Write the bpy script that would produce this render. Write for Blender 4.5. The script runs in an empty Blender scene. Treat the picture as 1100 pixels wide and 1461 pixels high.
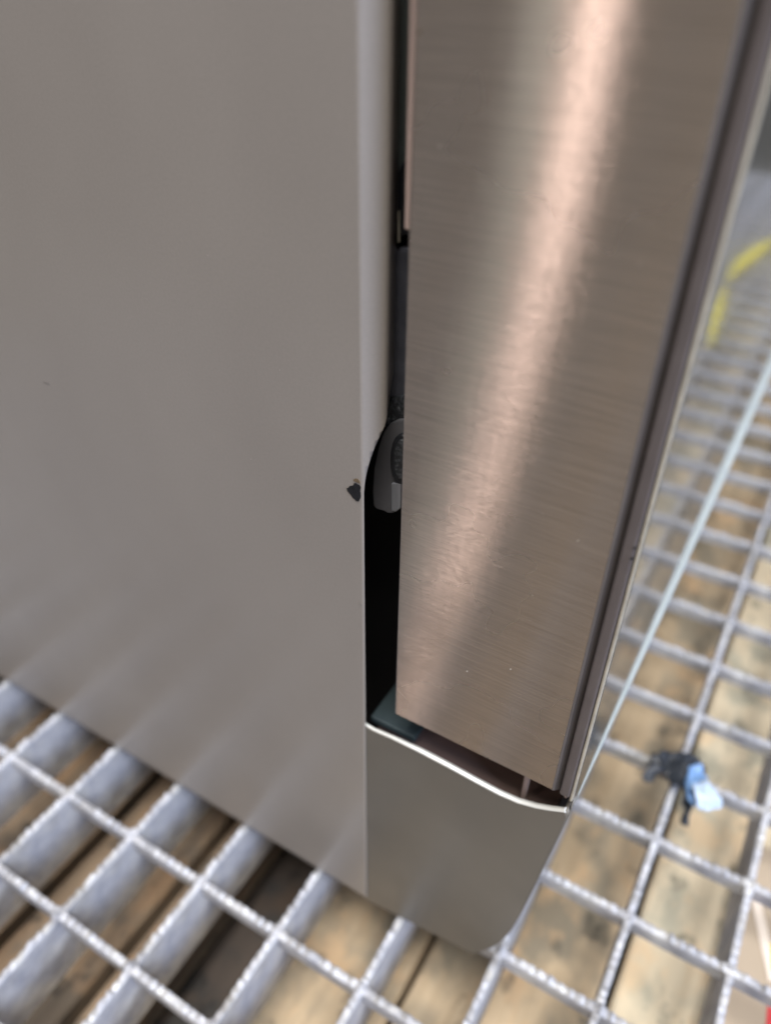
import bpy, bmesh, math, random
from mathutils import Vector, Matrix, noise

sc = bpy.context.scene
COL = sc.collection
random.seed(7)

# ------------------------------------------------------------------ camera
H = 0.28                                   # lens height above the grating
W = ((0.8591213, 0.51164959, 0.01119347),  # world -> camera (right, down, forward)
     (0.31829723, -0.51707672, -0.79455556),
     (-0.40074614, 0.68618246, -0.60708827))
CAM = Vector((0, 0, H))
cd = bpy.data.cameras.new('camera')
cd.sensor_fit = 'VERTICAL'; cd.sensor_height = 24.0; cd.sensor_width = 24.0
FPX = 1114.16
cd.lens = FPX / 1461 * 24.0
cd.clip_start = 0.005; cd.clip_end = 60
cam = bpy.data.objects.new('camera', cd); COL.objects.link(cam)
r, d, f = Vector(W[0]), Vector(W[1]), Vector(W[2])
m = Matrix((( r.x, -d.x, -f.x, CAM.x), (r.y, -d.y, -f.y, CAM.y), (r.z, -d.z, -f.z, CAM.z), (0, 0, 0, 1)))
cam.matrix_world = m
cd.dof.use_dof = True; cd.dof.focus_distance = 0.172; cd.dof.aperture_fstop = 5.0
sc.camera = cam

# ------------------------------------------------------------------ light (workshop lamps, no sun)
wd = bpy.data.worlds.new('World'); sc.world = wd; wd.use_nodes = True
bg = wd.node_tree.nodes['Background']
bg.inputs[0].default_value = (0.80, 0.76, 0.72, 1); bg.inputs[1].default_value = 0.32

def lamp(name, loc, target, power, color, sx, sy):
    l = bpy.data.lights.new(name, 'AREA'); l.shape = 'RECTANGLE'; l.size = sx; l.size_y = sy
    l.energy = power; l.color = color
    o = bpy.data.objects.new(name, l); COL.objects.link(o); o.location = loc
    o.rotation_euler = (Vector(target) - Vector(loc)).to_track_quat('-Z', 'Y').to_euler()
    return o
DOOR_MID = Vector((-0.045, 0.115, 0.2))
lamp('ceiling_lamp', (0.25, -0.45, 2.3), (0, 0.2, 0), 92, (1.0, 0.97, 0.92), 1.0, 1.0)
lamp('ceiling_lamp', (2.2, -0.45, 1.35), (0, 0.2, 0), 85, (0.66, 0.76, 1.0), 0.9, 0.9)
lamp('ceiling_lamp', DOOR_MID + Vector((-0.300, -0.735, 0.605)) * 4.5, DOOR_MID, 17, (1.0, 0.80, 0.73), 0.06, 0.14)
lamp('ceiling_lamp', DOOR_MID + Vector((-0.352, -0.72, 0.60)) * 4.5, DOOR_MID, 3.2, (0.96, 1.0, 0.93), 0.06, 0.12)

sc.view_settings.view_transform = 'Standard'; sc.view_settings.look = 'None'
sc.view_settings.exposure = 0.0; sc.view_settings.gamma = 1.0
sc.view_settings.use_curve_mapping = False
sc.cycles.use_denoising = True
sc.cycles.use_adaptive_sampling = False

# ------------------------------------------------------------------ helpers
def at(px, py, X=None, Y=None, Z=None):
    """point of a given depth plane seen at a measured spot of the photograph"""
    a, b = (px - 550) / FPX, (py - 730.5) / FPX
    v = Vector([W[0][i] * a + W[1][i] * b + W[2][i] for i in range(3)])
    i, val = (0, X) if X is not None else (1, Y) if Y is not None else (2, Z)
    return CAM + v * ((val - CAM[i]) / v[i])

def link(name, me, mat=None, parent=None):
    o = bpy.data.objects.new(name, me); COL.objects.link(o)
    if mat is not None and not me.materials: me.materials.append(mat)
    if parent is not None: o.parent = parent
    return o
def from_bm(name, bm, mat, parent=None, smooth=True):
    bmesh.ops.recalc_face_normals(bm, faces=bm.faces)
    me = bpy.data.meshes.new(name); bm.to_mesh(me); bm.free()
    if smooth:
        me.shade_smooth()
        me.set_sharp_from_angle(angle=math.radians(40))
    o = link(name, me, mat, parent)
    if smooth:
        wn = o.modifiers.new('normals', 'WEIGHTED_NORMAL'); wn.keep_sharp = True; wn.weight = 100
    return o
def tag(o, label, cat, group=None, kind=None):
    if label: o['label'] = label
    if cat: o['category'] = cat
    if group: o['group'] = group
    if kind: o['kind'] = kind
    return o
def empty(name, loc=(0, 0, 0)):
    o = bpy.data.objects.new(name, None); COL.objects.link(o); o.location = loc; return o
def box_bm(lo, hi, bev=0.0, seg=2):
    bm = bmesh.new(); bmesh.ops.create_cube(bm, size=1)
    for v in bm.verts:
        v.co = Vector([(lo[i] + hi[i]) / 2 + v.co[i] * (hi[i] - lo[i]) for i in range(3)])
    if bev: bmesh.ops.bevel(bm, geom=bm.edges[:], offset=bev, segments=seg, affect='EDGES', profile=0.5)
    return bm
def prism_bm(pts, vec, bev=0.0, seg=2):
    """closed outline swept along vec"""
    bm = bmesh.new()
    vs = [bm.verts.new(p) for p in pts]
    face = bm.faces.new(vs)
    ret = bmesh.ops.extrude_face_region(bm, geom=[face])
    bmesh.ops.translate(bm, verts=[g for g in ret['geom'] if isinstance(g, bmesh.types.BMVert)], vec=vec)
    bmesh.ops.recalc_face_normals(bm, faces=bm.faces)
    if bev: bmesh.ops.bevel(bm, geom=bm.edges[:], offset=bev, segments=seg, affect='EDGES', profile=0.5, clamp_overlap=True)
    return bm

# ------------------------------------------------------------------ materials
def mat(name):
    mt = bpy.data.materials.new(name); mt.use_nodes = True
    nt = mt.node_tree; return mt, nt, nt.nodes['Principled BSDF']
def node(nt, typ, **kw):
    n = nt.nodes.new(typ)
    for k, v in kw.items():
        if k in n.inputs: n.inputs[k].default_value = v
        else: setattr(n, k, v)
    return n
def noise_fac(nt, scale, detail=3, stretch=(1, 1, 1), rough=0.6, space='Object'):
    tc = node(nt, 'ShaderNodeTexCoord'); mp = node(nt, 'ShaderNodeMapping'); mp.inputs['Scale'].default_value = stretch
    nt.links.new(tc.outputs[space], mp.inputs[0])
    n = node(nt, 'ShaderNodeTexNoise'); n.inputs['Scale'].default_value = scale
    n.inputs['Detail'].default_value = detail; n.inputs['Roughness'].default_value = rough
    nt.links.new(mp.outputs[0], n.inputs['Vector']); return n.outputs['Fac']
def ramp(nt, fac, stops):
    cr = node(nt, 'ShaderNodeValToRGB'); el = cr.color_ramp.elements
    while len(el) < len(stops): el.new(0.5)
    for e, (p, c) in zip(el, stops):
        e.position = p; e.color = c if len(c) == 4 else (*c, 1)
    nt.links.new(fac, cr.inputs[0]); return cr.outputs[0]
def maprange(nt, fac, a, b, lo=0.0, hi=1.0):
    n = node(nt, 'ShaderNodeMapRange')
    n.inputs[1].default_value = lo; n.inputs[2].default_value = hi; n.inputs[3].default_value = a; n.inputs[4].default_value = b
    nt.links.new(fac, n.inputs[0]); return n.outputs[0]
def bump(nt, bs, fac, strength, dist):
    b = node(nt, 'ShaderNodeBump'); b.inputs['Strength'].default_value = strength; b.inputs['Distance'].default_value = dist
    nt.links.new(fac, b.inputs['Height']); nt.links.new(b.outputs[0], bs.inputs['Normal'])
def simple(name, col, rough=0.5, metal=0.0, var=0.15, scale=60, bmp=0.0, spec=None, coat=0.0):
    mt, nt, bs = mat(name)
    c2 = tuple(min(1, c * (1 + var)) for c in col); c1 = tuple(c * (1 - var) for c in col)
    nf = noise_fac(nt, scale)
    nt.links.new(ramp(nt, nf, [(0.3, c1), (0.7, c2)]), bs.inputs['Base Color'])
    bs.inputs['Roughness'].default_value = rough; bs.inputs['Metallic'].default_value = metal
    nt.links.new(maprange(nt, nf, rough * 0.88, min(1, rough * 1.12)), bs.inputs['Roughness'])
    if spec is not None: bs.inputs['Specular IOR Level'].default_value = spec
    if coat: bs.inputs['Coat Weight'].default_value = coat; bs.inputs['Coat Roughness'].default_value = 0.2
    if bmp: bump(nt, bs, noise_fac(nt, scale * 8), bmp, 0.0005)
    return mt

def brushed(name, col, rough, aniso, grain=1.0):
    mt, nt, bs = mat(name)
    lines = noise_fac(nt, 1.0, 3, (55, 55, 2900), 0.75)
    lines2 = noise_fac(nt, 1.0, 2, (170, 170, 3200), 0.7)
    cloud = noise_fac(nt, 22, 3)
    mx = node(nt, 'ShaderNodeMath', operation='ADD'); nt.links.new(lines, mx.inputs[0]); nt.links.new(lines2, mx.inputs[1])
    colour = ramp(nt, lines, [(0.28, tuple(c * 0.86 for c in col)), (0.5, col), (0.74, tuple(c * 1.15 for c in col))])
    nt.nodes.remove(bs)
    tg = node(nt, 'ShaderNodeTangent', direction_type='UV_MAP'); tg.uv_map = 'grain'
    lobes = []
    for rg, an, bs_ in ((rough, aniso, 0.065), (0.33, 0.5, 0.03)):
        gl = node(nt, 'ShaderNodeBsdfAnisotropic', distribution='BECKMANN')
        nt.links.new(colour, gl.inputs['Color'])
        nt.links.new(maprange(nt, cloud, rg * 0.94, rg * 1.06, 0.3, 0.7), gl.inputs['Roughness'])
        gl.inputs['Anisotropy'].default_value = an
        nt.links.new(tg.outputs[0], gl.inputs['Tangent'])
        bump(nt, gl, mx.outputs[0], bs_ * grain, 0.0003)
        lobes.append(gl)
    ms = node(nt, 'ShaderNodeMixShader'); ms.inputs[0].default_value = 0.18
    nt.links.new(lobes[0].outputs[0], ms.inputs[1]); nt.links.new(lobes[1].outputs[0], ms.inputs[2])
    nt.links.new(ms.outputs[0], nt.nodes['Material Output'].inputs[0])
    return mt
M_STEEL = brushed('brushed_steel', (0.545, 0.475, 0.425), 0.275, 0.872)
M_KICK = simple('kick_steel', (0.16, 0.147, 0.125), 0.40, 0.35, 0.16, 16)
M_PAINT, nt, bs = mat('satin_grey_paint')
big = noise_fac(nt, 7, 4, (1, 1, 0.6)); fine = noise_fac(nt, 1500, 2)
c = ramp(nt, big, [(0.3, (0.218, 0.195, 0.175)), (0.7, (0.268, 0.242, 0.218))])
mx = node(nt, 'ShaderNodeMix', data_type='RGBA', blend_type='MULTIPLY'); mx.inputs[0].default_value = 1.0
nt.links.new(c, mx.inputs[6]); nt.links.new(ramp(nt, fine, [(0.3, (0.93, 0.93, 0.93)), (0.7, (1, 1, 1))]), mx.inputs[7])
nt.links.new(mx.outputs[2], bs.inputs['Base Color'])
nt.links.new(maprange(nt, noise_fac(nt, 16, 4), 0.28, 0.42, 0.3, 0.7), bs.inputs['Roughness'])
bs.inputs['Coat Weight'].default_value = 0.25; bs.inputs['Coat Roughness'].default_value = 0.22
bump(nt, bs, fine, 0.05, 0.0002)
M_GALV, nt, bs = mat('galvanised_steel')
nf = noise_fac(nt, 90, 4)
zn = ramp(nt, nf, [(0.3, (0.27, 0.28, 0.32)), (0.5, (0.42, 0.425, 0.455)), (0.72, (0.57, 0.57, 0.56))])
gm = node(nt, 'ShaderNodeMix', data_type='RGBA')
nt.links.new(ramp(nt, noise_fac(nt, 34, 4), [(0.48, (0, 0, 0)), (0.70, (0.6, 0.6, 0.6))]), gm.inputs[0])
nt.links.new(zn, gm.inputs[6]); gm.inputs[7].default_value = (0.17, 0.15, 0.12, 1)
nt.links.new(gm.outputs[2], bs.inputs['Base Color'])
bs.inputs['Metallic'].default_value = 0.3
nt.links.new(maprange(nt, nf, 0.8, 0.56, 0.3, 0.7), bs.inputs['Roughness'])
bump(nt, bs, noise_fac(nt, 420, 3), 0.35, 0.0005)

M_GLASS = simple('dark_door_glass', (0.03, 0.033, 0.035), 0.05, 0.0, 0.1, 30, coat=0.6)
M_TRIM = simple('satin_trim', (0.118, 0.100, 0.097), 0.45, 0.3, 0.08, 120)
M_RAIL = simple('pale_trim_rail', (0.50, 0.56, 0.57), 0.3, 0.3, 0.05, 80)
M_SEAL = simple('glass_sealant', (0.34, 0.31, 0.25), 0.5, 0.0, 0.2, 200)
M_BLACK = simple('black_plastic', (0.016, 0.017, 0.021), 0.45, 0.0, 0.3, 200, 0.2)
M_CAVITY = simple('cavity_shade', (0.006, 0.006, 0.007), 0.7, 0.0, 0.2, 60)  # near-black, stands for the shade inside the hollow body and door
M_CHAR = simple('charcoal_hinge', (0.085, 0.087, 0.105), 0.5, 0.0, 0.25, 180, 0.3)
M_GREYP = simple('shaded_moulding', (0.105, 0.103, 0.110), 0.45, 0.0, 0.12, 120, 0.1)  # bracket grey darkened to stand for the shading on its left face
M_STRIP = simple('mauve_liner', (0.42, 0.32, 0.29), 0.45, 0.0, 0.08, 90)
M_GASKET = simple('gasket_rubber', (0.15, 0.17, 0.16), 0.6, 0.0, 0.2, 90)
M_DARKSTEEL = simple('recess_steel', (0.17, 0.115, 0.10), 0.5, 0.2, 0.12, 40)
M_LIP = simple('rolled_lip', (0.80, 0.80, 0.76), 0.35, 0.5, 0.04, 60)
M_TEAL = simple('teal_grey_ledge', (0.028, 0.042, 0.046), 0.5, 0.1, 0.2, 60)
M_PRIMER = simple('dark_primer', (0.011, 0.011, 0.013), 0.8, 0.0, 0.5, 900, 0.3, spec=0.2)
M_RUST = simple('brown_primer', (0.12, 0.085, 0.05), 0.7, 0.0, 0.3, 900)
M_DUST = simple('dust_fleck', (0.42, 0.40, 0.37), 0.8, 0.0, 0.1, 300)

# ------------------------------------------------------------------ setting: ground below, steel grating
bm = bmesh.new()
bmesh.ops.create_grid(bm, x_segments=4, y_segments=4, size=6)
M_CONC = simple('dark_concrete', (0.20, 0.195, 0.175), 0.85, 0.0, 0.5, 5, 0.2)
g = from_bm('ground', bm, M_CONC); g.location = (0, 0, -0.30); tag(g, 'dark concrete ground far below the steel grating', None, kind='structure')

PX, PY = 0.03455, 0.0343
X00, Y00 = -0.585 * H, 0.2035 * H         # a junction of the mesh
NX0, NX1, NY0, NY1 = -12, 24, -9, 35
GX0, GX1 = X00 + (NX0 - 0.5) * PX, X00 + (NX1 + 0.5) * PX
GY0, GY1 = Y00 + (NY0 - 0.5) * PY, Y00 + (NY1 + 0.5) * PY

def serrated_bar(name, length, first, pitch, depth, half, seed):
    """bar along +X from 0: toothed, lumpy zinc-coated top; lumps where the other bars cross"""
    rnd = random.Random(seed)
    step = 0.00125; n = int(length / step)
    tooth = 0.0035; ph = rnd.random() * tooth
    verts, faces = [], []
    for i in range(n + 1):
        s = i * length / n
        t = ((s + ph) % tooth) / tooth
        h = 0.0016 * (0.5 - 0.5 * math.cos(t * 2 * math.pi)) * (0.55 + 0.9 * abs(noise.noise(Vector((int((s + ph) / tooth) * 1.37, seed, 2)))) )
        q = noise.noise(Vector((s * 260, seed * 3.1, 0))); q2 = noise.noise(Vector((s * 700, seed * 7.7, 5)))
        h += 0.00075 * q + 0.0004 * q2
        dj = abs((s - first + pitch / 2) % pitch - pitch / 2)
        k = math.exp(-(dj / 0.0022) ** 2)
        w = half * (1 + 0.18 * q2 + 0.03 * (h / 0.001) + 0.30 * k)
        zt = -0.0012 + h + 0.0006 * k
        verts += [(s, -half * 0.92, -depth), (s, -half * 0.96, -0.0032), (s, -w, zt - 0.0005), (s, -w * 0.72, zt), (s, w * 0.72, zt + 0.0003 * q),
                  (s, w, zt - 0.0005), (s, half * 0.96, -0.0032), (s, half * 0.92, -depth)]
    for i in range(n):
        a, b = i * 8, (i + 1) * 8
        for j in range(8):
            jj = (j + 1) % 8
            faces.append((a + j, a + jj, b + jj, b + j))
    faces.append(tuple(range(7, -1, -1))); faces.append(tuple(n * 8 + j for j in range(8)))
    me = bpy.data.meshes.new(name); me.from_pydata(verts, [], faces); me.shade_smooth(); me.set_sharp_from_angle(angle=math.radians(50))
    me.materials.append(M_GALV); return me

grating = empty('floor_grating'); tag(grating, 'galvanised serrated steel floor grating with square mesh', None, kind='structure')
BAR = [serrated_bar('bearing_bar', GY1 - GY0, PY / 2, PY, 0.032, 0.0013, s) for s in range(3)]
CRS = [serrated_bar('cross_bar', GX1 - GX0, PX / 2, PX, 0.0075, 0.0014, 10 + s) for s in range(3)]
for i in range(NX0, NX1 + 1):
    o = link('bearing_bar', BAR[i % 3], None, grating)
    o.location = (X00 + i * PX, GY0, 0); o.rotation_euler = (0, 0, math.pi / 2)
for j in range(NY0, NY1 + 1):
    o = link('cross_bar', CRS[j % 3], None, grating)
    o.location = (GX0, Y00 + j * PY, 0.0001)

# ------------------------------------------------------------------ wooden pallet under the grating
def wood(name, c1, c2, stain):
    mt, nt, bs = mat(name)
    gr = noise_fac(nt, 1.0, 4, (140, 9, 60), 0.65)
    cl = noise_fac(nt, 26, 3)
    base = ramp(nt, gr, [(0.25, c1), (0.75, c2)])
    for sc_, lo, hi, colr, off in ((32, 0.46, 0.58, stain, 0), (48, 0.54, 0.66, tuple(c * t for c, t in zip(c2, (0.97, 0.84, 0.72))), 1), (75, 0.58, 0.68, tuple(c * 0.45 for c in stain), 2)):
        mk = ramp(nt, noise_fac(nt, sc_, 3, (1, 0.7, 1 + off)), [(lo, (0, 0, 0)), (hi, (0.75, 0.75, 0.75))])
        mx = node(nt, 'ShaderNodeMix', data_type='RGBA')
        nt.links.new(mk, mx.inputs[0]); nt.links.new(base, mx.inputs[6]); mx.inputs[7].default_value = (*colr, 1)
        base = mx.outputs[2]
    nt.links.new(base, bs.inputs['Base Color']); bs.inputs['Roughness'].default_value = 0.8
    bump(nt, bs, gr, 0.4, 0.001)
    return mt
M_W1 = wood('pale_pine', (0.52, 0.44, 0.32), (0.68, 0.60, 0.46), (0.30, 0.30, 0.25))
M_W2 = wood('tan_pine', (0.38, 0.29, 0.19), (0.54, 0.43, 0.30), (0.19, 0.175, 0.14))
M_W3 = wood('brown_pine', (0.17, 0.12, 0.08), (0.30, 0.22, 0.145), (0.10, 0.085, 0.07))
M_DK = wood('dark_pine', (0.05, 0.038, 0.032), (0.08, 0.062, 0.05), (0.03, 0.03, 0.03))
pal = empty('wooden_pallet', (0, 0, -0.30))
tag(pal, 'stained tan wooden pallet seen through the steel grating', 'pallet')
rnd = random.Random(3)
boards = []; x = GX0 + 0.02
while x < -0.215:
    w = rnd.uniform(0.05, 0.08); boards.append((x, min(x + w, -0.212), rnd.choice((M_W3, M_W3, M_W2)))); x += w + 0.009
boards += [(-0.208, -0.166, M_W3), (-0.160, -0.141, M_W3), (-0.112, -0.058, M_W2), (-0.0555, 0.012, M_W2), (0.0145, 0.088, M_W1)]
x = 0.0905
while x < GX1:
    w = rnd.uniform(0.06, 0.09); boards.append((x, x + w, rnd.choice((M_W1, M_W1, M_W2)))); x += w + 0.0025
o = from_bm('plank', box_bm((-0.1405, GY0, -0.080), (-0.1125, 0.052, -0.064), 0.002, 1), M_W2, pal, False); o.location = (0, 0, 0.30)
o = from_bm('plank', box_bm((-0.147, 0.054, -0.105), (-0.107, GY1, -0.090), 0.002, 1), M_DK, pal, False); o.location = (0, 0, 0.30)
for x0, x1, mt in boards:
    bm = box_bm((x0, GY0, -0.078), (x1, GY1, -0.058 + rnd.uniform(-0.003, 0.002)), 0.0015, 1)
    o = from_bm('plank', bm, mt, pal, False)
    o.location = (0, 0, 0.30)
for yy in (-0.1, 0.35, 0.8, 1.25):
    o = from_bm('bearer', box_bm((GX0 + 0.03, yy, -0.2), (GX1 - 0.03, yy + 0.09, -0.0785), 0.002, 1), M_W3, pal, False); o.location = (0, 0, 0.30)

# ------------------------------------------------------------------ appliance
Y0 = 0.1153                                  # plane of the side panel and of the door's flank
ZT, YB, XB = 0.86, Y0 + 0.596, -0.62
app = empty('kitchen_appliance', (-0.3, Y0 + 0.3, 0))
tag(app, 'kitchen appliance with grey painted side and brushed steel door standing on grating', 'appliance')
def part(name, bm, mt, parent=app, smooth=True):
    o = from_bm(name, bm, mt, parent, smooth)
    if parent is app: o.matrix_parent_inverse = Matrix.Translation(app.location).inverted()
    return o

# side panel: sheet with a rolled front flange, cut away low down
def flange_depth(z):
    hi, lo = 0.0085, 0.0003
    t = min(1.0, max(0.0, (z - 0.1800) / (0.2070 - 0.1800)))
    return lo + (hi - lo) * t ** 1.9
XC = -0.0737                                 # crease of the flange
def arc(cx, cy, r, a0, a1, n):
    return [(cx + r * math.sin(a0 + (a1 - a0) * i / n), cy - r * math.cos(a0 + (a1 - a0) * i / n)) for i in range(n + 1)]
A1 = math.radians(47)
p_a = arc(XC, 0.0011, 0.0011, 0, A1, 6)
q = p_a[-1]; L = 0.0040
q2 = (q[0] + L * math.cos(A1), q[1] + L * math.sin(A1))
r2 = 0.0013
p_b = arc(q2[0] - r2 * math.sin(A1), q2[1] + r2 * math.cos(A1), r2, A1, math.radians(100), 6)
XE = max(p[0] for p in p_b)
prof = [(XB, 0.0)] + [(XB + (XC - XB) * u, 0.0) for u in (0.3, 0.6, 0.85, 0.95, 0.985)] + p_a + \
       [(q[0] + (q2[0] - q[0]) * u, q[1] + (q2[1] - q[1]) * u) for u in (0.25, 0.5, 0.75)] + p_b + [(p_b[-1][0] - 0.001, 0.0085)]
def prof_at(dmax):
    out = []; last = None
    for i, (px, py) in enumerate(prof):
        if py <= dmax: out.append((px, py)); last = i
        else:
            a, b = prof[last], prof[last + 1]
            t = (dmax - a[1]) / max(1e-9, b[1] - a[1])
            out.append((a[0] + (b[0] - a[0]) * t, dmax))
    return out
bm = bmesh.new(); rows = []
zs = [0.004, 0.0052, 0.03, 0.07, 0.11, 0.15, 0.178] + [0.1795 + 0.0005 * i for i in range(58)] + [0.21, 0.24, 0.3, 0.5, ZT]
for z in zs:
    rows.append([bm.verts.new((px, Y0 + py, z)) for px, py in prof_at(flange_depth(z))])
for a, b in zip(rows, rows[1:]):
    for i in range(len(prof) - 1):
        bm.faces.new((a[i], a[i + 1], b[i + 1], b[i]))
bmesh.ops.remove_doubles(bm, verts=bm.verts, dist=1e-6)
side = part('side_panel', bm, M_PAINT)
# normals outward (-Y)
me = side.data
if sum(p.normal.y * p.area for p in me.polygons) > 0: me.flip_normals()
sm = side.modifiers.new('sheet', 'SOLIDIFY'); sm.thickness = 0.0007; sm.offset = -1
def sub(name, bm, mt, parent, smooth=True):
    o = from_bm(name, bm, mt, parent, smooth)
    o.matrix_parent_inverse = (Matrix.Translation(app.location)).inverted()
    return o
def flat(pts, Y, th, wob=0):
    return [at(px, py, Y=Y) for px, py in pts]
chip = [(494.5, 697), (498, 694.5), (503, 693), (505, 689.5), (508, 690), (513, 692.5), (514.6, 696), (513.5, 701), (514.4, 704), (514, 711), (511.5, 715.5), (508.5, 715.3), (505, 711.5), (500, 705.5), (496, 701)]
rj = random.Random(2)
def ragged(pts, j):
    out = []
    for a, b in zip(pts, pts[1:] + pts[:1]):
        out += [a, ((a[0] + b[0]) / 2 + rj.uniform(-j, j), (a[1] + b[1]) / 2 + rj.uniform(-j, j))]
    return out
chip = ragged(ragged(chip, 0.6), 0.3)
o = part('paint_chip', prism_bm(flat(chip, Y0 - 0.00012, 0), (0, 0.0001, 0)), M_PRIMER, side, False)
chip2 = [(504, 684.5), (507, 682.8), (510.5, 683.3), (513, 686.5), (514, 689.8), (511, 689), (507, 687.6), (504.3, 686)]
o = part('paint_chip', prism_bm(flat(chip2, Y0 - 0.00012, 0), (0, 0.0001, 0)), M_RUST, side, False)
for q in [(62, 544, 8, 3), (513, 860, 3, 4)]:
    pts = [(q[0], q[1]), (q[0] + q[2], q[1] + q[3]), (q[0] + q[2] + 1, q[1] + q[3] + 1.6), (q[0] + 1, q[1] + 1.6)]
    part('scuff', prism_bm(flat(pts, Y0 - 0.00012, 0), (0, 0.0001, 0)), simple('faint_scuff', (0.15, 0.135, 0.125), 0.5), side, False)

# chassis behind everything: near-black colour stands for interior shade
part('dark_backing', box_bm((XB + 0.01, Y0 + 0.03, 0.02), (-0.068, YB - 0.02, ZT - 0.02), 0.002, 1), M_CAVITY)
part('far_side_panel', box_bm((XB, YB - 0.0008, 0.004), (XE, YB, ZT), 0), M_PAINT)
part('back_panel', box_bm((XB + 0.0008, Y0 + 0.012, 0.004), (XB + 0.002, YB - 0.002, ZT)), M_PAINT)
part('top_panel', box_bm((XB, Y0, ZT + 0.0005), (-0.066, YB, ZT + 0.02), 0.003, 2), M_PAINT)

# door: hollow steel shell, brushed along its thickness
XF = -0.0146
XL, XR = -0.0637, -0.0198; ZD = 0.1123
rr = 0.0005; rf = 0.00015
outline = [(XL, Y0 + 0.02)] + [(XL + rr - rr * math.cos(a), Y0 + rr - rr * math.sin(a)) for a in [i * math.pi / 2 / 5 for i in range(6)]] + \
          [(XL + (XR - XL) * u, Y0) for u in (0.1, 0.25, 0.4, 0.55, 0.7, 0.82)] + \
          [(XR, Y0), (XR, Y0 + 0.02)]
bm = bmesh.new(); uv = bm.loops.layers.uv.new('grain')
zs = [ZD, ZD + 0.0004, 0.16, 0.2, 0.24, 0.28, 0.4, 0.6, 0.82]
def insc(p, k):
    return p
rows = [[bm.verts.new((px, py + (0.0004 if i == 0 else 0), z)) for px, py in outline] for i, z in enumerate(zs)]
for a, b in zip(rows, rows[1:]):
    for i in range(len(outline) - 1): bm.faces.new((a[i], a[i + 1], b[i + 1], b[i]))
bm.faces.new(rows[0][::-1]); bm.faces.new(rows[-1])
bmesh.ops.recalc_face_normals(bm, faces=bm.faces)
for fc in bm.faces:
    for lp in fc.loops: lp[uv].uv = (lp.vert.co.x + lp.vert.co.y * 0.3, lp.vert.co.z)
door = part('door', bm, M_STEEL)
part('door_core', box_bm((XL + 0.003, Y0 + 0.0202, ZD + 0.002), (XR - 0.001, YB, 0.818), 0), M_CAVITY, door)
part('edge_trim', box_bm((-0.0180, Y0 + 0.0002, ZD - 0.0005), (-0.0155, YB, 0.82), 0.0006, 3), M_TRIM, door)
part('edge_half_shade', prism_bm([Vector(p) for p in ((XR + 0.00003, Y0 + 0.00005, ZD), (-0.0193, Y0 + 0.0003, ZD), (-0.0193, Y0 + 0.018, ZD), (XR + 0.00003, Y0 + 0.018, ZD))], (0, 0, 0.82 - ZD)), simple('shaded_steel', (0.105, 0.090, 0.082), 0.5, 0.2), door)  # mid-tone strip, first step of the shade painted along the door edge
part('edge_shade_band', prism_bm([Vector(p) for p in ((-0.01928, Y0 + 0.00035, ZD), (-0.0187, Y0 + 0.0008, ZD), (-0.0181, Y0 + 0.0014, ZD), (-0.0181, Y0 + 0.0178, ZD), (-0.01928, Y0 + 0.0178, ZD))], (0, 0, 0.82 - ZD)), simple('edge_shade_dark', (0.048, 0.040, 0.038), 0.6), door)  # dark strip standing for the rounded edge's dark reflection
part('seal', box_bm((-0.0154, Y0 + 0.0008, ZD - 0.002), (XF - 0.00005, Y0 + 0.0022, 0.82), 0.0003, 2), M_SEAL, door)
part('glass_panel', box_bm((-0.0152, Y0 + 0.0023, 0.1045), (XF, YB, 0.82), 0.0002, 2), M_GLASS, door)
# narrow pale rail along the foot of the glass, tapering out at the near corner
bm = bmesh.new(); ys = [Y0 + 0.008, Y0 + 0.02, Y0 + 0.05, Y0 + 0.1, Y0 + 0.2, Y0 + 0.35, YB]; ws = [0.0001, 0.0003, 0.0007, 0.0012, 0.0018, 0.0021, 0.0021]
rows = [[bm.verts.new(p) for p in ((-0.0158, y, 0.1015), (XF + w, y, 0.1017), (XF + w, y, 0.1036), (XF + w * .6, y, 0.1042), (-0.0158, y, 0.1042))] for y, w in zip(ys, ws)]
for a, b in zip(rows, rows[1:]):
    for i in range(5): bm.faces.new((a[i], a[(i + 1) % 5], b[(i + 1) % 5], b[i]))
bm.faces.new(rows[0][::-1]); bm.faces.new(rows[-1])
part('bottom_rail', bm, M_RAIL, door)
# liner strip on the inner edge of the door, its groove
p0, p1 = at(576, 328, Y=Y0 + 0.003), at(588, 328, Y=Y0 + 0.003)
part('liner_strip', box_bm((p0.x, Y0 + 0.003, p0.z), (p1.x - 0.0006, Y0 + 0.012, 0.82), 0.0004, 2), M_STRIP, door)
part('liner_groove', box_bm((p1.x - 0.0004, Y0 + 0.0035, p0.z + 0.001), (XL + 0.002, Y0 + 0.019, 0.82), 0.0002, 1), simple('dark_mauve', (0.10, 0.07, 0.07), 0.5), door)
for q, mm in [((904, 782), M_BLACK), ((900, 797), M_BLACK), ((716, 51), M_DUST), ((597, 46), M_RUST), ((666, 958), M_DUST), ((728, 955), M_DUST), ((626, 209), M_DUST)]:
    pts = [(q[0] - 3, q[1] + 1), (q[0] + 1, q[1] - 2), (q[0] + 4, q[1] - 1), (q[0] + 2, q[1] + 2.5)] if mm is not M_DUST else [(q[0] - 1.1, q[1]), (q[0], q[1] - 0.7), (q[0] + 1.2, q[1]), (q[0], q[1] + 0.6)]
    part('scuff' if mm is not M_DUST else 'dust_fleck', prism_bm(flat(pts, Y0 - 0.00013, 0), (0, 0.0001, 0)), mm, door, False)

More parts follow.
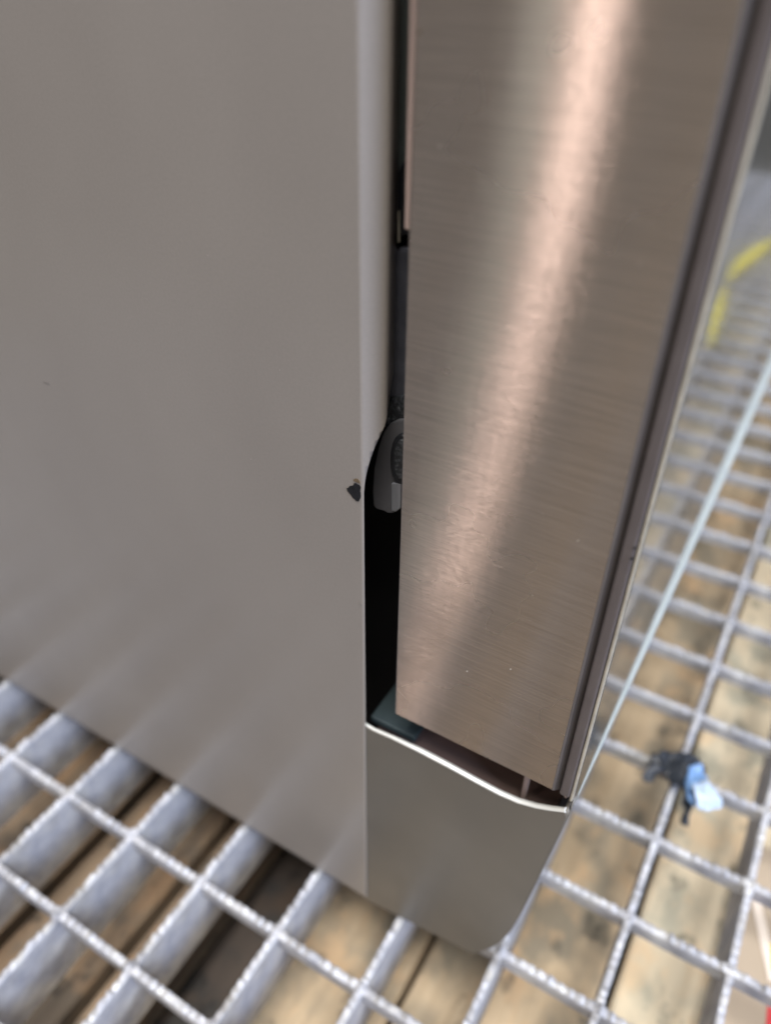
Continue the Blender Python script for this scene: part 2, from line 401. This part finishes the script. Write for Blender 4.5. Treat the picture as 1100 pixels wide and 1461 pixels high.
def dust(name, n, box, seed, parent, mt, rmin, rmax):
    rn = random.Random(seed); bm = bmesh.new()
    for _ in range(n):
        px, py = rn.uniform(box[0], box[2]), rn.uniform(box[1], box[3])
        p = at(px, py, Y=Y0 - 0.0001); rad = rn.uniform(rmin, rmax) * (0.4 + 0.6 * rn.random() ** 3); a0 = rn.random() * 6.28; el = rn.uniform(0.5, 1.6)
        vs = [bm.verts.new(p + Vector((math.cos(a0 + k * 1.2566) * rad * el, 0, math.sin(a0 + k * 1.2566) * rad * rn.uniform(0.6, 1.1)))) for k in range(5)]
        t = bm.verts.new(p + Vector((0, -0.00006, 0)))
        for k in range(5): bm.faces.new((vs[k], vs[(k + 1) % 5], t))
    o = part(name, bm, mt, parent, False); o['kind'] = 'stuff'
M_SPECK = simple('grey_dust', (0.36, 0.33, 0.30), 0.9, 0.0, 0.2, 300)
dust('dust', 70, (0, 0, 490, 1000), 4, side, M_SPECK, 0.00006, 0.00016)
dust('dust', 60, (600, 0, 960, 1040), 5, door, M_SPECK, 0.00006, 0.00017)

# inner parts seen in the gap
M_DUSTY, nt, bs = mat('dusty_black')
nt.links.new(ramp(nt, noise_fac(nt, 1100, 4), [(0.45, (0.014, 0.015, 0.018)), (0.62, (0.05, 0.055, 0.062)), (0.75, (0.16, 0.17, 0.18))]), bs.inputs['Base Color'])
bs.inputs['Roughness'].default_value = 0.65; bump(nt, bs, noise_fac(nt, 900, 3), 0.4, 0.0004)
YI = 0.1272
def slab(pts, Y, th, bev=0.0): return prism_bm([at(px, py, Y=Y) for px, py in pts], (0, th, 0), bev, 2)
part('gasket', box_bm((at(556, 100, Y=YI + 0.003).x - 0.003, YI + 0.003, 0.243), (at(600, 100, Y=YI + 0.003).x, YI + 0.012, 0.82), 0.0008, 2), M_GASKET)
part('latch_cover', slab([(553, 338), (556, 285), (561, 258), (570, 236), (584, 214), (604, 212), (604, 338)], YI, 0.006, 0.0008), M_BLACK)
part('latch_pin', slab([(566.5, 303), (569.5, 300), (570, 345), (567, 347)], YI - 0.0006, 0.0004, 0.0001), M_SEAL)
hin = part('hinge_arm', slab([(546, 364), (560, 356), (606, 353), (606, 582), (570, 585), (540, 592)], YI, 0.012, 0.0008), M_CHAR)
part('hinge_shoulder', slab([(545, 578), (556, 569), (606, 560), (606, 604), (562, 606), (540, 616)], YI - 0.0012, 0.010, 0.0010), M_DUSTY, hin)
brk = part('hinge_bracket', slab([(531, 700), (533, 668), (539, 640), (546, 618), (554, 606), (566, 600), (606, 597), (606, 690), (571, 690), (571, 726), (565, 730), (560, 733), (553, 733), (548, 730), (537, 727), (532, 722)], YI - 0.0022, 0.009, 0.0007), M_GREYP)
part('bracket_rib', slab([(557.5, 690), (572, 690), (571.5, 725), (565, 730.5), (558, 729)], YI - 0.0030, 0.0012, 0.0003), simple('lit_moulding', (0.17, 0.175, 0.19), 0.45), brk)  # same moulding in a paler grey, its lit side put into the colour
oval = [(571 + 15 * math.cos(a) * (1 if abs(math.sin(a)) < .7 else 1), 656 + 36 * math.sin(a)) for a in [i * math.tau / 18 for i in range(18)]]
part('screw_boss', slab(oval, YI - 0.0030, 0.0012, 0.0003), M_BLACK, brk)
oval2 = [(571 + 10 * math.cos(a), 656 + 29 * math.sin(a)) for a in [i * math.tau / 16 for i in range(16)]]
part('screw', slab(oval2, YI - 0.0035, 0.0012, 0.0004), M_DUSTY, brk)

# kick panel: pressed steel front under the door, curved lip, sloping nose
lip_px = [(519, 1033), (534, 1042), (560, 1053), (600, 1072), (640, 1093), (680, 1115), (712, 1132), (740, 1144), (765, 1151), (788, 1155), (806, 1157)]
nose_px = [(808, 1163), (793, 1195), (775, 1232), (757, 1270), (740, 1304), (727, 1326), (712, 1343), (697, 1352), (684, 1356)]
base_px = [(676, 1359), (604, 1323), (571, 1306), (527, 1284)]
YK = Y0 + 0.0012
top = [at(*p, Y=YK) for p in lip_px]; nose = [at(*p, Y=YK) for p in nose_px]; base = [at(*p, Y=YK) for p in base_px]
base[-1].x = top[0].x
th = 0.0010
bm = bmesh.new(); uv = bm.loops.layers.uv.new('grain')
# flank sheet
vs = [bm.verts.new(p) for p in top + nose + base]
fl = bm.faces.new(vs)
# nose sheet swept across the appliance
a = [bm.verts.new(p + Vector((0.00005, 0.0001, 0))) for p in [top[-1]] + nose + base[:1]]
b = [bm.verts.new(v.co + Vector((0, 0.59, 0))) for v in a]
for i in range(len(a) - 1): bm.faces.new((a[i], a[i + 1], b[i + 1], b[i]))
kick = part('kick_panel', bm, M_KICK)
kick.data.polygons[0].use_smooth = False
sm = kick.modifiers.new('sheet', 'SOLIDIFY'); sm.thickness = th; sm.offset = 0
# rolled lip along the top of the flank
def tube_bm(pts, rad, n=8, flatten=1.0):
    bm = bmesh.new(); rings = []
    for i, p in enumerate(pts):
        t = (pts[min(i + 1, len(pts) - 1)] - pts[max(i - 1, 0)]).normalized()
        u = Vector((0, 1, 0)); v = t.cross(u).normalized(); rd = rad[i] if isinstance(rad, list) else rad
        rings.append([bm.verts.new(p + (u * math.cos(k * math.tau / n) * flatten + v * math.sin(k * math.tau / n)) * rd) for k in range(n)])
    for a, b in zip(rings, rings[1:]):
        for k in range(n): bm.faces.new((a[k], a[(k + 1) % n], b[(k + 1) % n], b[k]))
    bm.faces.new(rings[0][::-1]); bm.faces.new(rings[-1]); return bm
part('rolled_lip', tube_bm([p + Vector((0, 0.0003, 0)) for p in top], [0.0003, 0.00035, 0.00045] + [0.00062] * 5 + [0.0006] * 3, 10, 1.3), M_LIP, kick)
part('recess_floor', box_bm((top[0].x + 0.001, YK + 0.002, 0.090), (-0.019, YB - 0.02, 0.0925), 0.0004, 1), M_DARKSTEEL, kick)
part('recess_wall', box_bm((-0.0665, YK + 0.030, 0.0927), (-0.0205, YK + 0.032, 0.1115), 0.0004, 1), M_DARKSTEEL, kick)
part('ledge', box_bm((-0.0745, YK + 0.004, 0.0960), (-0.060, YK + 0.022, 0.0985), 0.0006, 2), M_TEAL, kick)
part('rib', box_bm((-0.0283, YK + 0.0045, 0.0927), (-0.0268, YK + 0.006, 0.112), 0.0003, 1), M_STRIP, kick)
part('nose_tab', box_bm((-0.0172, YK + 0.002, 0.1070), (-0.0162, YK + 0.012, 0.1100), 0.0003, 1), M_STRIP, kick)

# ------------------------------------------------------------------ loose things
def crumple(pts, z, amp, seed, cuts=4):
    bm = bmesh.new(); vs = [bm.verts.new(at(px, py, Z=z)) for px, py in pts]
    bm.faces.new(vs); bmesh.ops.triangulate(bm, faces=bm.faces)
    bmesh.ops.subdivide_edges(bm, edges=bm.edges, cuts=cuts, use_grid_fill=True)
    for v in bm.verts:
        v.co.z += amp * (noise.noise(v.co * 130 + Vector((seed, 0, 0))) + 0.6 * noise.noise(v.co * 330 + Vector((0, seed, 0))))
        v.co.x += amp * 0.5 * noise.noise(v.co * 200 + Vector((3, seed, 1)))
    return bm
scrap = empty('plastic_scrap', at(960, 1110, Z=0.003))
tag(scrap, 'crumpled black and pale blue scrap of plastic tape on the grating', 'scrap')
def sp(name, bm, mt):
    o = from_bm(name, bm, mt, scrap); o.matrix_parent_inverse = Matrix.Translation(scrap.location).inverted()
    s = o.modifiers.new('film', 'SOLIDIFY'); s.thickness = 0.0004
M_FILM = simple('dark_tape', (0.022, 0.027, 0.037), 0.5, 0.0, 0.4, 150)
M_BLUE = simple('blue_film', (0.16, 0.29, 0.54), 0.4, 0.0, 0.1, 120)
M_PALE = simple('pale_blue_film', (0.42, 0.52, 0.66), 0.4, 0.0, 0.12, 150)
sp('dark_tape', crumple([(926, 1092), (930, 1075), (950, 1072), (978, 1076), (998, 1084), (1004, 1104), (990, 1120), (985, 1150), (984, 1178), (974, 1180), (974, 1150), (968, 1130), (958, 1112), (944, 1100), (935, 1100), (932, 1112), (923, 1116), (916, 1108)], 0.006, 0.004, 2.0), M_FILM)
sp('blue_film', crumple([(980, 1112), (986, 1092), (1000, 1090), (1008, 1110), (1000, 1150), (988, 1150), (979, 1140)], 0.011, 0.003, 5.0), M_BLUE)
sp('pale_film', crumple([(992, 1118), (1006, 1110), (1022, 1122), (1032, 1138), (1022, 1152), (1008, 1160), (990, 1152), (988, 1136)], 0.013, 0.004, 9.0), M_PALE)

# yellow strap lying in front of the appliance (the photo shows it mirrored in the door glass)
def mirrored(px, py, z):
    p = at(px, py, Z=z); return Vector((2 * XF - p.x, p.y, z))
path = [mirrored(px, py, 0.004 + 0.004 * math.sin(i * 1.7)) for i, (px, py) in enumerate([(1128, 330), (1105, 342), (1085, 356), (1062, 374), (1044, 394), (1036, 408), (1030, 424), (1024, 446), (1017, 474), (1011, 498)])]
bm = bmesh.new(); rows = []
wid = [0.003, 0.002, 0.007, 0.008, 0.004, 0.0006, 0.003, 0.0045, 0.003, 0.001]
for i, p in enumerate(path):
    t = (path[min(i + 1, len(path) - 1)] - path[max(i - 1, 0)]); t.z = 0; t.normalize(); n = Vector((-t.y, t.x, 0))
    rows.append([bm.verts.new(p + n * wid[i] * 0.9 + Vector((0, 0, 0.002))), bm.verts.new(p + Vector((0, 0, 0.0032))), bm.verts.new(p - n * wid[i] * 0.9 + Vector((0, 0, 0.002)))])
for a, b in zip(rows, rows[1:]):
    for i in range(2): bm.faces.new((a[i], a[i + 1], b[i + 1], b[i]))
strap = from_bm('yellow_strap', bm, simple('yellow_webbing', (0.95, 0.80, 0.04), 0.6, 0.0, 0.1, 200))
s = strap.modifiers.new('web', 'SOLIDIFY'); s.thickness = 0.0012
tag(strap, 'yellow strap on the floor mirrored in the door glass', 'strap')

# printed carton below the grating, lower right corner
M_CARD = simple('kraft_card', (0.42, 0.35, 0.28), 0.8, 0.0, 0.06, 30)
M_WHITE = simple('white_print', (0.80, 0.72, 0.66), 0.7, 0.0, 0.04, 60)
M_RED = simple('red_print', (0.60, 0.05, 0.06), 0.6, 0.0, 0.06, 60)
M_YEL = simple('yellow_print', (0.85, 0.70, 0.12), 0.6, 0.0, 0.06, 60)
ZC = -0.036
c0 = at(1062, 1300, Z=ZC)
car = empty('printed_carton', (c0.x + 0.09, c0.y - 0.05, -0.054))
tag(car, 'tan carton with white stripe and red print under the grating', 'carton')
def cp(name, bm, mt):
    o = from_bm(name, bm, mt, car, False); o.matrix_parent_inverse = Matrix.Translation(car.location).inverted(); return o
cp('box_body', box_bm((at(1046, 1330, Z=ZC).x, c0.y - 0.14, -0.0540), (c0.x + 0.25, at(1080, 1200, Z=ZC).y, ZC), 0.001, 1), M_CARD)
def print_(name, pts, mt): cp(name, prism_bm([at(px, py, Z=ZC + 0.0004) for px, py in pts], (0, 0, 0.0002)), mt)
print_('white_stripe', [(1068, 1270), (1080, 1270), (1112, 1400), (1096, 1400)], M_WHITE)
print_('red_print', [(1096, 1416), (1190, 1450), (1180, 1600), (1083, 1560)], M_RED)
print_('yellow_print', [(1098, 1345), (1130, 1350), (1130, 1385), (1100, 1385)], M_YEL)
